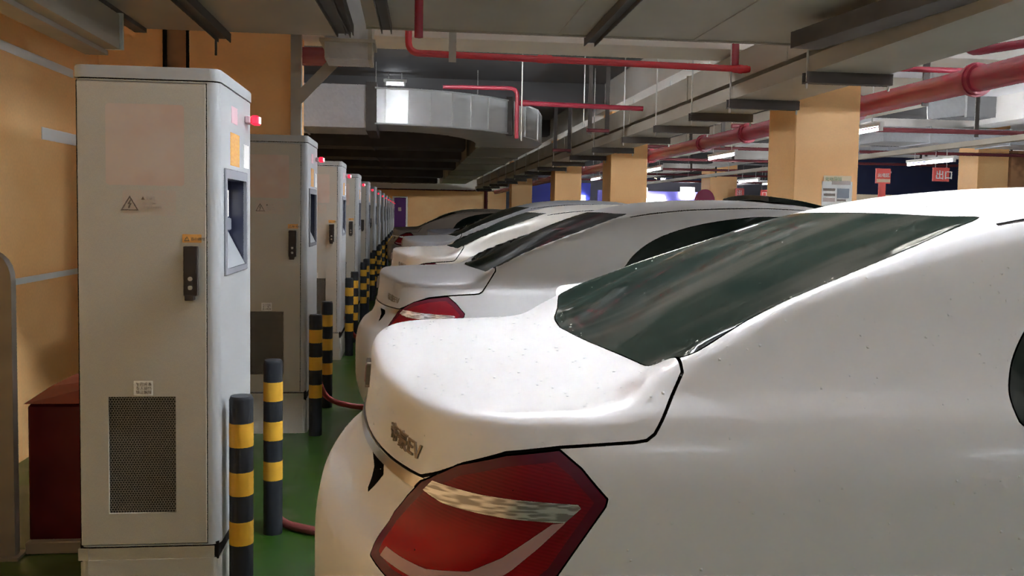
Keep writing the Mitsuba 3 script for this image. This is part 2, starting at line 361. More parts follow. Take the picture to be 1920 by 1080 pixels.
# curved duct
k = numbered('air_duct'); tag(k, 'big shiny galvanized duct curving away above the row of cars', 'duct')
za, zb, Yf = 2.49, 2.93, 11.5
put(f'{k}__section', box(-1.35, -.52, Yf, Yf + 1.05, 2.44, 2.97), 'mat_galvanized'); put(f'{k}__section', box(-2.1, -1.354, Yf, Yf + 1.05, 2.44, 2.97), 'mat_galvanized')
put(f'{k}__flange', box(-.55, -.42, Yf - .06, Yf + 1.10, 2.40, 3.0), 'mat_dark_steel')
put(f'{k}__flange', box(-1.362, -1.342, Yf - .02, Yf + 1.07, 2.42, 2.99), 'mat_galvanized')
pc = np.array([(-.44, 11.45), (-.30, 11.46), (-.02, 11.49), (.26, 11.55), (.53, 11.66), (.78, 11.82), (1.02, 12.00), (1.32, 12.32), (1.60, 12.75), (1.86, 13.35), (2.02, 14.1), (2.06, 15.0)])
for i, (p, q) in enumerate(zip(pc, pc[1:])):
    d = (q - p) / np.linalg.norm(q - p); nrm = np.array([-d[1], d[0]])
    o = []
    for z in (za, zb):
        o += [(*(p + d * .003), z), (*(q - d * .003), z), (*(q - d * .003 + nrm * 1.0), z), (*(p + d * .003 + nrm * 1.0), z)]
    put(f'{k}__section', trimesh.convex.convex_hull(np.array(o)), 'mat_galvanized_bright')
    if 0 < i:
        if i == 7: put(f'{k}__flange', bar((*(p - nrm * .02), za - .03), (*(p - nrm * .02), zb + .05), .09, .05, (d[0], d[1], 0)), 'mat_dark_steel')
        else: put(f'{k}__flange', bar((*(p - nrm * .006), za - .008), (*(p - nrm * .006), zb + .008), .016, .02, (d[0], d[1], 0)), 'mat_galvanized_bright')
edge = [(*(p), 0) for p in pc]
for z in (za, zb):
    put(f'{k}__edge_rail', tube([(x, y - .012, z) for x, y in pc], .012, 6), 'mat_galvanized_bright')
for x, y in ((-.45, 12.0), (.9, 12.4), (1.7, 13.4)): hang(k, x, y, zb)
rect_duct(1.1, 2.06, 15.05, 34, za, zb, 'y', 'mat_galvanized_dull', (17.6, 20, 23, 26, 29), .02, label='dark straight duct running on from the curved duct toward the end wall')
# dim ducts deeper over the cars, their gloom put into a dark steel colour
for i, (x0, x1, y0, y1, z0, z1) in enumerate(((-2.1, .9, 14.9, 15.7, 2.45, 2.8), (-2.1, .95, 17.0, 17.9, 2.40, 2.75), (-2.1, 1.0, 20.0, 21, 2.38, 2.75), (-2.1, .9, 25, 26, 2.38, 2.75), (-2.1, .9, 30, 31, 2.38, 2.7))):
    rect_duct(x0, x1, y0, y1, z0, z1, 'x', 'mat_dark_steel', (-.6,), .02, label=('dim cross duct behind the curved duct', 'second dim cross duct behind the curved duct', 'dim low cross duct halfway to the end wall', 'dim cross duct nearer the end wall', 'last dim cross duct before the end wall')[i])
# right hand ducts over the driving lane
rect_duct(7.6, 14.0, 14.0, 14.9, 2.68, 2.92, 'x', 'mat_galvanized', (8.4, 9.8, 11.2), .02, label='grey duct crossing over the driving lane behind the big red pipe')
rect_duct(5.2, 6.0, 9.6, 24, 2.74, 2.98, 'y', 'mat_galvanized_dull', (12, 14.4, 16.8, 19.2), .02, label='grey duct along the near side of the driving lane ceiling')
rect_duct(9.4, 10.4, 7.6, 13.0, 2.60, 2.84, 'y', 'mat_galvanized', (8.8, 10.2, 11.6), .02, label='blue grey duct at the right edge above the driving lane')

# ------------------------------------------------------------------ pipes
def pipe(key, label, path, r, m='mat_red_pipe', bend=.08, couplings=(), hangers=(), cat='pipe'):
    k = numbered(key); tag(k, label, cat)
    put(f'{k}__run', tube(rounded(path, bend) if len(path) > 2 else np.linspace(path[0], path[1], 4), r, 16), m, 40)
    for p, d in couplings:
        p, d = np.array(p, float), np.array(d, float)
        put(f'{k}__coupling', join(cyl(p - d * .05, p + d * .05, r * 1.22, 20), cyl(p - d * .012, p + d * .012, r * 1.36, 20)), m, 30)
    for p in hangers:
        put(f'{k}__hanger', join(bar((p[0], p[1], p[2] - r - .02), (p[0], p[1], CEIL), .05, .012, (0, 1, 0))), 'mat_dark_steel')
    return k
pipe('sprinkler_pipe', 'bright red sprinkler pipe running below the pale concrete beam', [(-.02, 6.5, CEIL), (-.02, 6.5, 2.52), (2.47, 6.5, 2.49)], .024, 'mat_red_bright', couplings=[((.95, 6.5, 2.51), (1, 0, 0)), ((2.40, 6.5, 2.49), (1, 0, 0))])
pipe('sprinkler_pipe', 'short dark red pipe drop with a rounded end hanging under the flat duct', [(.035, 4.5, 2.50), (.035, 4.5, 2.25)], .021, 'mat_red_pipe')
pipe('sprinkler_pipe', 'short red riser above the right end of the bright red pipe', [(2.36, 6.5, CEIL), (2.36, 6.5, 2.516)], .026, 'mat_red_pipe')
pipe('sprinkler_pipe', 'red pipe with a tee in front of the curved shiny duct', [(1.105, 9.5, 2.19), (1.105, 9.5, 2.71), (.33, 9.5, 2.70)], .022, 'mat_red_pipe')
pipe('sprinkler_pipe', 'red branch pipe running right from the tee in front of the curved duct', [(1.128, 9.5, 2.56), (2.45, 9.5, 2.54)], .026, 'mat_red_pipe', couplings=[((1.185, 9.5, 2.56), (1, 0, 0))])
pipe('fire_main', 'thick dark red fire main running along the driving lane ceiling', [(3.76, 1.5, 2.35), (3.76, 40, 2.35)], .085, 'mat_red_pipe',
     couplings=[((3.76, y, 2.35), (0, 1, 0)) for y in (4.6, 5.75, 7.4, 9.9, 11.4, 14, 17)], hangers=[(3.76, y, 2.35) for y in (6.35, 8.3, 10.7, 14.8, 18)])
pipe('sprinkler_pipe', 'dark red pipe with an elbow at the upper right corner', [(3.20, 5.0, CEIL), (3.20, 5.0, 2.38), (3.75, 5.0, 2.48), (6.5, 5., 2.52)], .026, 'mat_red_pipe')
pipe('sprinkler_pipe', 'thin dark red pipe crossing just above the thick fire main', [(2.97, 6.1, 2.465), (4.6, 6.1, 2.47)], .020, 'mat_red_pipe')
for i, (y, z, x1) in enumerate(((10.8, 2.52, 9.), (15.6, 2.62, 16.), (19.5, 2.66, 18.), (22.5, 2.6, 20.), (27, 2.68, 22.), (31.5, 2.66, 22.))):
    lab = ('dark red cross pipe over the lane, nearest behind the orange column', 'dark red pipe crossing the lane at the height of the hanging lamps', 'dark red cross pipe deeper over the lane, beyond the lamps', 'dark red cross pipe in front of the hanging signs', 'far dark red cross pipe near the signs', 'farthest dark red cross pipe over the lane')[i]
    pipe('sprinkler_pipe', lab, [(3.9, y, z), (x1, y, z + .02)], .030, 'mat_dark_red_pipe', hangers=[(x, y, z) for x in np.arange(4.9, x1, 2.2)])
for i, (y, z) in enumerate(((10.6, 2.42), (13.2, 2.36))):
    pipe('sprinkler_pipe', ('dim red pipe crossing behind the red branch pipe', 'dim lower cross pipe right of the curved duct')[i], [(2.10, y + .2, z), (2.375, y + .2, z)], .022, 'mat_dark_red_pipe', hangers=[(x, y + .2, z) for x in (2.14, 2.35)])
pipe('sprinkler_pipe', 'dark red pipe lump high beside the orange wall return', [(-.83, 7.05, 2.56), (-.52, 7.05, 2.56)], .07, 'mat_dark_red_pipe')
pipe('sprinkler_pipe', 'thin red riser on the far end wall', [(3.5, 41.9, 0), (3.5, 41.9, 2.42)], .08, 'mat_dark_red')
thing('hanger_strap', 'tan steel strap hanging in front of the pale beam', 'hanger', box(.255, .305, 6.28, 6.292, 2.43, CEIL), 'mat_steel_post')
for i, (x, y, z) in enumerate(((1.13, 9.3, 2.15), (1.95, 10.2, 2.4))):
    thing('hanger_rod', ('pale threaded rod beside the tee of the red pipe', 'pale threaded rod between the curved duct and the cable tray')[i], 'rod', cyl((x, y, z), (x, y, CEIL), .007, 8), 'mat_rod', 30)
# galvanized post with a diagonal brace
k = numbered('steel_post'); tag(k, 'galvanized steel post with a diagonal brace at the edge of the wall return', 'steel post')
put(f'{k}__post', join(box(-.815, -.745, 6.38, 6.386, 0, 2.6), box(-.751, -.745, 6.386, 6.44, 0, 2.6), box(-.815, -.809, 6.386, 6.44, 0, 2.6)), 'mat_steel_post')
put(f'{k}__brace', bar((-.79, 6.37, 2.13), (-.50, 6.37, 2.44), .012, .075, (1, 0, -1)), 'mat_steel_post')

# hanging sheet by the fire main
k = numbered('hanging_sheet'); tag(k, 'dull metal sheet hanging over the driving lane beside the fire main', 'metal sheet')
put(f'{k}__sheet', bar((5.34, 9.0, 2.66), (5.80, 9.05, 2.72), .008, .40), 'mat_galvanized'); put(f'{k}__rail', bar((5.81, 9.04, 2.50), (5.81, 9.04, 2.96), .02, .012, (0, 1, 0)), 'mat_rod'); hang(k, 5.4, 9.0, 2.8); hang(k, 5.75, 9.04, 2.8)

# ------------------------------------------------------------------ fluorescent lamps
def tube_light(x, y, z, label, L=1.15, along='y', group=None, top=CEIL, power=1.):
    k = numbered('tube_light'); tag(k, label, 'light', group)
    a = lambda s, w, z0, z1: box(x - w, x + w, y - s, y + s, z0, z1) if along == 'y' else box(x - s, x + s, y - w, y + w, z0, z1)
    put(f'{k}__housing', a(L / 2 + .03, .022, z + .03, z + .07), 'mat_label_white')
    e = L / 2; m = cyl((x, y - e, z), (x, y + e, z), .016, 10) if along == 'y' else cyl((x - e, y, z), (x + e, y, z), .016, 10)
    kk = put(f'{k}__tube', m, 'mat_label_white', 30); scene[kk]['emitter'] = lamp(TUBE_COLOR, TUBE * power)
    put(f'{k}__end_cap', join([box(x - .02, x + .02, y + s * e - .012, y + s * e + .012, z - .02, z + .03) if along == 'y' else box(x + s * e - .012, x + s * e + .012, y - .02, y + .02, z - .02, z + .03) for s in (-1, 1)]), 'mat_label_white')
    for s in (-.35, .35):
        xx, yy = (x, y + s * L) if along == 'y' else (x + s * L, y)
        put(f'{k}__rod', cyl((xx, yy, z + .075), (xx, yy, top), .006, 8), 'mat_rod', 30)
LANE_G = 'fluorescent lamps in a line over the driving lane'
for y in (-3.1, 1.0, 5.1, 9.2):
    tube_light(4.65, y, 2.31, 'white fluorescent tube of the lane line, nearer than the lit ones in view', group=LANE_G, power=.35 if y < 3 else 1.8)
tube_light(4.65, 13.25, 2.31, 'glowing fluorescent tube left of the nearest orange column')
tube_light(4.65, 17.1, 2.29, 'glowing fluorescent tube beside the right edge of the second orange column')
for y in (22.5, 29., 36.5): tube_light(4.65, y, 2.31, 'far fluorescent tube of the lane line, beyond the second orange column', group='far lane lamps', power=6 if y > 30 else 1)
tube_light(7.4, 12.3, 2.235, 'biggest glowing fluorescent tube, right of the nearest orange column', top=2.4, power=2.6)
tube_light(7.4, 19.3, 2.205, 'lower glowing fluorescent tube just left of the nearest orange column', top=2.4, power=2.6)
for y in (-1.4, 5.2): tube_light(7.4, y, 2.22, 'fluorescent tube under the long lamp trunking, apart from the two in view', group='second lane line', top=2.4, power=1.6)
for x, y in ((11.4, 21.2), (11.4, 27.9)): tube_light(x, y, 2.5, 'small distant fluorescent tube across the driving lane', group='distant lamps')
tube_light(-.22, 12.9, 3.18, 'thin bright tube above the start of the curved duct', L=.26, along='x', power=.15)
for x, y in ((.70, 3.0), (2.0, 3.0), (1.5, -3.2)): tube_light(x, y, 2.80, power=3. if y > 0 else .6, label='fluorescent tube over the parking bays, above the frame', group='lamps over the bays', along='x')
tube_light(.6, 8.0, 2.95, 'fluorescent tube hidden behind the pale beam above the third bay', along='x', power=2.)
# lamp rail over the second line
k = numbered('lamp_rail'); tag(k, 'long grey lamp trunking running above the biggest glowing tube', 'cable tray')
put(f'{k}__rail', box(7.34, 7.46, 1, 30, 2.40, 2.47), 'mat_galvanized_dull')
for y in np.arange(2.0, 30, 3.1): hang(k, 7.4, y, 2.47)

# ------------------------------------------------------------------ far side: shopfront, signs
def glow(key, label, cat, mesh, color, k_, group=None):
    k = thing(key, label, cat, mesh, 'mat_label_white', False, group); scene[k]['emitter'] = lamp(color, k_); return k
thing('shop_wall', 'blue violet painted shop wall far across the garage', 'wall panel', box(9.0, 16.2, 43.0, 43.2, 0, 2.62), 'mat_violet')
thing('shop_wall', 'dark blue glossy panel between the two farthest orange columns', 'wall panel', join(box(5.2, 8.6, 43.0, 43.2, 0, 2.3), box(5.2, 8.6, 42.9, 43.2, 2.3, 2.95)), 'mat_blue')
glow('light_box', 'wide white light box sign behind the second orange column', 'light box', box(10.15, 12.3, 42.88, 42.98, 2.06, 2.36), (1, 1, 1), 5.)
glow('light_box', 'glaring white shop light left of the wide orange column', 'light box', box(13.05, 13.75, 42.9, 43.0, 2.32, 2.85), (.97, .96, 1), 5.)
glow('light_box', 'white light box sign with dark figures above the wide light box', 'light box', box(10.3, 11.4, 42.9, 43.0, 2.48, 2.78), (1, .98, 1), 3.)
glow('light_box', 'small white light box between the second and third orange columns', 'light box', box(7.55, 8.35, 42.8, 42.9, 2.05, 2.35), (1, 1, 1), 5.)
k = numbered('parasol'); tag(k, 'maroon half round shop awning in front of the violet wall', 'awning')
c = Polygon([(math.cos(a) * .34, math.sin(a) * .42) for a in np.linspace(0, math.pi, 20)]); m = extrude(c, .12); m.apply_transform(frame_xf((9.95, 30., 1.93), np.array([1., 0, 0]), np.array([0, 0, 1.])))
put(f'{k}__canopy', m, 'mat_maroon'); put(f'{k}__post', cyl((9.95, 29.95, 0), (9.95, 29.95, 1.95), .025, 10), 'mat_steel_post', 30)
def sign_text(k, s, x, y, z, h, m, glowing=None):
    t = text_mesh(s, h, .008, 1); t.apply_transform(frame_xf((x, y, z), np.array([1., 0, 0]), np.array([0, 0, 1.])))
    kk = put(f'{k}__lettering', t, m)
    if glowing: scene[kk]['emitter'] = lamp(glowing[0], glowing[1])
k = numbered('hanging_sign'); tag(k, 'dark hanging guide sign with a small yellow arrow and white figures', 'sign')
put(f'{k}__board', box(10.9, 16.6, 41.6, 41.75, 3.02, 3.34), 'mat_sign_navy')
sign_text(k, '<', 11.35, 41.59, 3.12, .17, 'mat_label_white', ((1, .55, .15), 3.)); sign_text(k, '80', 11.65, 41.59, 3.12, .17, 'mat_label_white', ((1, 1, 1), 3.))
sign_text(k, '\u25b2 \u25cf \u51fa\u53e3 EXIT', 13.65, 41.59, 3.12, .16, 'mat_label_white', ((1, .95, 1), 3.))
sign_text(k, '>', 16.3, 41.59, 3.06, .16, 'mat_label_white', ((1, .5, .15), 3.))
def red_flag(x, y, z, w, h, lab, txt='\u51fa'):
    k = numbered('hanging_sign'); tag(k, lab, 'sign')
    put(f'{k}__board', box(x, x + w, y, y + .03, z, z + h), 'mat_sign_red'); sign_text(k, txt, x + w * .12, y - .001, z + h * .22, h * .5, 'mat_label_white')
    for s in (.15, .85): hang(k, x + w * s, y + .015, z + h)
red_flag(9.09, 15., 2.10, .30, .24, 'red hanging sign right of the biggest glowing tube', '\u51fa\u53e3')
red_flag(10.9, 29.6, 2.12, .30, .28, 'small pinkish red hanging sign at the wide orange column', '\u51fa')
red_flag(11.5, 28.9, 2.06, .30, .28, 'small pinkish red hanging sign between the wide column and the nearest column', '\u53e3')
k = numbered('stand_sign'); tag(k, 'red stand sign with white lettering right of the nearest orange column', 'sign')
put(f'{k}__board', box(5.90, 6.09, 11., 11.03, 1.87, 2.06), 'mat_sign_red'); sign_text(k, '\u5145\u7535\u533a', 5.912, 10.999, 1.955, .040, 'mat_label_white')
put(f'{k}__stripe', box(5.905, 6.085, 10.995, 11., 1.885, 1.925), 'mat_poster_cream'); put(f'{k}__post', box(5.945, 6.03, 11., 11.03, 0, 1.87), 'mat_sign_red')
thing('shop_wall', 'dark navy wall panel at the right behind the big glowing tube', 'wall panel', box(9.6, 13.4, 20.6, 20.8, 0, 2.9), 'mat_sign_navy')
thing('ledge', 'pale tan ledge low in front of the dark navy panel', 'ledge', box(9.6, 13.3, 20.2, 20.55, 0, 2.0, .01), 'mat_poster_cream')
thing('partition', 'orange tan partition behind the red stand sign', 'wall panel', box(5.55, 6.3, 12.4, 12.6, 0, 2.1), 'mat_orange_paint')
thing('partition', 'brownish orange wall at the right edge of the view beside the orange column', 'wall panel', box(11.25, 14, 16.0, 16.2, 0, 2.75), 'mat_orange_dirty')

# ------------------------------------------------------------------ the sedan: an implicit body, split by booleans into its panels
ZT=PC([-.5,.0,.14,.30,.50,.62,.70,.80,1.0,1.25,1.5,1.75,2.0,2.3,2.6,2.85,3.1,3.4,3.7,3.9,4.2,4.45,4.63,5.0],
      [1.00,1.035,1.05,1.062,1.070,1.076,1.088,1.125,1.225,1.345,1.432,1.483,1.503,1.51,1.50,1.465,1.39,1.25,1.10,1.045,.985,.90,.80,.6])
dZT=ZT.derivative()
CROWN=PC([-1,.5,.8,1.5,2.2,3,3.7,4.3,6],[.085,.085,.095,.12,.11,.11,.10,.09,.09])
W0=PC([-.2,.18,.24,.35,.55,.75,.87,.95,1.0,1.06,1.15,1.30,1.45,1.60],[.74,.78,.82,.868,.89,.893,.888,.872,.851,.800,.744,.674,.594,.51])
TAP=PC([-1,0,.15,.35,.6,1.0,3.4,4.0,4.4,4.63,5.5],[.16,.13,.09,.045,.015,0,0,.02,.07,.13,.3])
XR=PC([-.5,.2,.26,.34,.45,.60,.69,.735,.775,.82,.90,.98,1.04,1.08,1.3],[.2,.12,.06,.02,.0,.0,.012,.035,.085,.11,.13,.138,.142,.145,.15])
XF=PC([-.5,.2,.3,.5,.7,.85,1.2],[4.50,4.55,4.62,4.635,4.61,4.52,4.2])
RT=PC([-1,.5,.7,1.0,2,3,3.6,4,6],[.022,.022,.035,.07,.09,.09,.06,.06,.06])
def smax(a,b,r):
    # circular-ish smooth max
    h=np.clip(.5+.5*(a-b)/r,0,1)
    return a*h+b*(1-h)+r*h*(1-h)
YE=PC([.60,.70,.78,.85,1.0,1.19,1.39,1.56,1.8],[.70,.722,.735,.738,.692,.646,.601,.554,.54])
def car_f(p):
    x,y,z=p[...,0],p[...,1],p[...,2];a=np.sqrt(y*y+1e-6)
    tap=TAP(x)*np.clip(1-(z-1.05)/.35,0,1)
    side=a-(W0(z)-tap)
    side=side*.94
    S=np.clip((a-.585)/.15,0,1);S=S*S*(3-2*S)
    B=np.clip((x-.45)/.45,0,1);B=B*B*(3-2*B)*np.clip((1.75-x)/.7,0,1)
    xx=x+.12*S*B
    R=np.clip((a-YE(np.clip(x,.6,1.8))+.010)/.035,0,1);R=R*R*(3-2*R)*np.clip((x-.66)/.2,0,1)*np.clip((1.75-x)/.4,0,1)
    top=(z-(ZT(xx)-CROWN(xx)*a*a+.013*R))/np.sqrt(1+dZT(x)**2)
    rear=XR(z)+.20*a*a+.22*a**6-x
    rear=rear*.9
    front=(x-(XF(z)-.22*a*a-.25*a**6))*.9
    bot=.17-z
    g=smax(side,rear,.10)
    g=smax(g,front,.12)
    g=smax(g,top,RT(x))
    g=smax(g,bot,.05)
    return g
def car_body(n_cap=100,n_ang=480,xs=None,x0=.75,x1=3.9,zc=.68):
    """closed star mesh: spine from x0 to x1"""
    if xs is None: xs=np.concatenate([np.linspace(x0,1.9,150),np.linspace(1.9,x1,90)[1:]])
    phi=np.linspace(0,2*np.pi,n_ang,endpoint=False)
    rows=[];dirs=[]
    th=np.linspace(0,np.pi/2,n_cap+1)[1:-1]
    for t in th:  # rear cap
        rows.append(np.full(n_ang,x0));dirs.append(np.stack([-np.cos(t)*np.ones(n_ang),np.sin(t)*np.sin(phi),np.sin(t)*np.cos(phi)],1))
    for x in xs:
        rows.append(np.full(n_ang,x));dirs.append(np.stack([0*phi,np.sin(phi),np.cos(phi)],1))
    for t in th[::-3]:
        rows.append(np.full(n_ang,x1));dirs.append(np.stack([np.cos(t)*np.ones(n_ang),np.sin(t)*np.sin(phi),np.sin(t)*np.cos(phi)],1))
    o=np.concatenate([[x0],np.concatenate(rows),[x1]]);o=np.stack([o,0*o,0*o+zc],1)
    d=np.concatenate([[[-1,0,0]],np.concatenate(dirs),[[1,0,0]]])
    lo=np.zeros(len(o));hi=np.full(len(o),1.3)
    for _ in range(26):
        m=(lo+hi)/2;ins=car_f(o+d*m[:,None])<0
        lo=np.where(ins,m,lo);hi=np.where(ins,hi,m)
    v=o+d*lo[:,None]
    R=len(rows);idx=1+np.arange(R*n_ang).reshape(R,n_ang);nx=np.roll(idx,-1,1)
    q=[np.stack([idx[:-1],idx[1:],nx[1:],nx[:-1]],-1).reshape(-1,4)]
    F=np.concatenate([q[0][:,[0,1,2]],q[0][:,[0,2,3]],np.stack([0*idx[0],idx[0],nx[0]],1),np.stack([0*idx[0]+len(o)-1,nx[-1],idx[-1]],1)])
    m=trimesh.Trimesh(v,F,process=False)
    if m.volume<0: m=trimesh.Trimesh(v,F[:,::-1],process=False)
    return m
def car_normals(v,e=2e-3):
    n=np.stack([car_f(v+[e,0,0])-car_f(v-[e,0,0]),car_f(v+[0,e,0])-car_f(v-[0,e,0]),car_f(v+[0,0,e])-car_f(v-[0,0,e])],1)
    return n/np.linalg.norm(n,axis=1,keepdims=True)

WINDOW = [(.667, 0), (.684, .22), (.723, .427), (.758, .61), (.782, .735), (.80, .752), (.845, .752), (.994, .715), (1.186, .677), (1.39, .634), (1.56, .587), (1.553, .56), (1.509, .48), (1.462, .2), (1.453, 0)]
LID = [(.800, 1.30), (.785, 1.09), (.726, 1.007), (.710, .985), (.694, .974), (.672, .9705), (.528, .961), (.427, .949), (.349, .921), (.300, .893), (.268, .8765), (.2, .8775), (-.3, .8775), (-.3, 1.30)]
LAMP = [(.523, -.872, .723), (.479, -.866, .684), (.41, -.857, .662), (.30, -.835, .664), (.208, -.784, .689), (.170, -.735, .719), (.190, -.712, .757), (.216, -.693, .79), (.240, -.716, .83), (.269, -.739, .866), (.339, -.799, .916), (.427, -.837, .943), (.527, -.849, .955), (.567, -.862, .922), (.615, -.874, .867), (.612, -.874, .853)]
BAND = [(.274, -.749, .853), (.289, -.768, .876), (.33, -.80, .873), (.378, -.833, .868), (.477, -.862, .862), (.560, -.872, .857), (.566, -.872, .850), (.535, -.872, .823), (.517, -.869, .823), (.44, -.85, .828), (.378, -.837, .833), (.309, -.793, .840)]
STRIPE = [(.512, -.869, .820), (.537, -.871, .823), (.488, -.867, .775), (.439, -.861, .732), (.404, -.856, .708), (.329, -.843, .696), (.249, -.809, .704), (.194, -.750, .725), (.204, -.752, .742), (.279, -.822, .722), (.359, -.849, .726), (.418, -.86, .754), (.46, -.865, .783)]
DLO = [(1.462, .985), (1.457, 1.03), (1.478, 1.08), (1.51, 1.13), (1.575, 1.20), (1.70, 1.28), (1.9, 1.345), (2.1, 1.383), (2.34, 1.41), (2.6, 1.40), (2.85, 1.37), (3.05, 1.30), (3.3, 1.17), (3.48, 1.06), (3.5, .99), (3.0, .968), (2.2, .968), (1.6, .968)]

def chaikin(p, n=2, closed=False):
    p = np.asarray(p, float)
    for _ in range(n):
        q = np.vstack([p, p[:1]]) if closed else p
        a, b = .75 * q[:-1] + .25 * q[1:], .25 * q[:-1] + .75 * q[1:]
        m = np.stack([a, b], 1).reshape(-1, p.shape[1]); p = m if closed else np.vstack([p[:1], m, p[-1:]])
    return [tuple(x) for x in p]

def sect(poly, off=0.):
    c = CrossSection([np.asarray(poly, np.float64)])
    if c.area() < 1e-9: c = CrossSection([np.asarray(poly, np.float64)[::-1]])
    return c.offset(off) if off else c

def place_man(m, M):
    return m.transform(np.asarray(M, np.float64)[:3])

def prism_xz(poly, y0, y1, off=0.):       # side view, extruded along y
    return place_man(sect(poly, off).extrude(y1 - y0), [[1, 0, 0, 0], [0, 0, -1, y1], [0, 1, 0, 0], [0, 0, 0, 1]])

def prism_xy(poly, z0, z1, off=0.):
    return sect(poly, off).extrude(z1 - z0).translate((0, 0, z0))

_LD = np.array([.55, .835, 0.]); _LD /= np.linalg.norm(_LD)      # into the car from the right rear corner
_LT = np.array([_LD[1], -_LD[0], 0.])
def prism_lamp(pts, depth, off=0., back=.30):
    s = [(np.dot(p, _LT), p[2]) for p in pts]
    M = np.eye(4); M[:3, 0], M[:3, 1], M[:3, 2] = _LT, [0, 0, 1], np.cross(_LT, [0, 0, 1])
    d = np.dot(np.array([.40, -.83, 0]), _LD)
    h = depth + back
    w = np.cross(_LT, [0, 0, 1])           # = -_LD or +_LD
    a = d - back if w @ _LD > 0 else -(d + depth)
    M[:3, 3] = w * a
    return place_man(sect(s, off).extrude(h), M)

def mirror_y(m):
    return m.mirror((0, 1, 0))

def split_paint(man, tol, raise_by=0.):
    """(outer skin with exact normals, cut faces) of a solid cut out of the body"""
    m = from_man(man); v, f = m.vertices, m.faces
    n = car_normals(v); on = np.abs(car_f(v)) < tol
    fn = m.face_normals; c = on[f].all(1) & (np.einsum('ij,ikj->ik', fn, n[f]).min(1) > (.72 if tol < 2e-3 else .5))
    if raise_by:
        v = v + n * (on[:, None] * raise_by)
    def sub(sel):
        u, inv = np.unique(f[sel], return_inverse=True); return v[u], inv.reshape(-1, 3), n[u]
    return sub(c), sub(~c)

def skin(part, m):
    v, f, n = part
    return {'type': 'ply', 'filename': meshkit.write_ply((v, f), normals=n), 'face_normals': False, 'bsdf': {'type': 'ref', 'id': m}}

def facet(part, m):
    v, f, _ = part
    return {'type': 'ply', 'filename': meshkit.write_ply((v, f)), 'face_normals': True, 'bsdf': {'type': 'ref', 'id': m}}

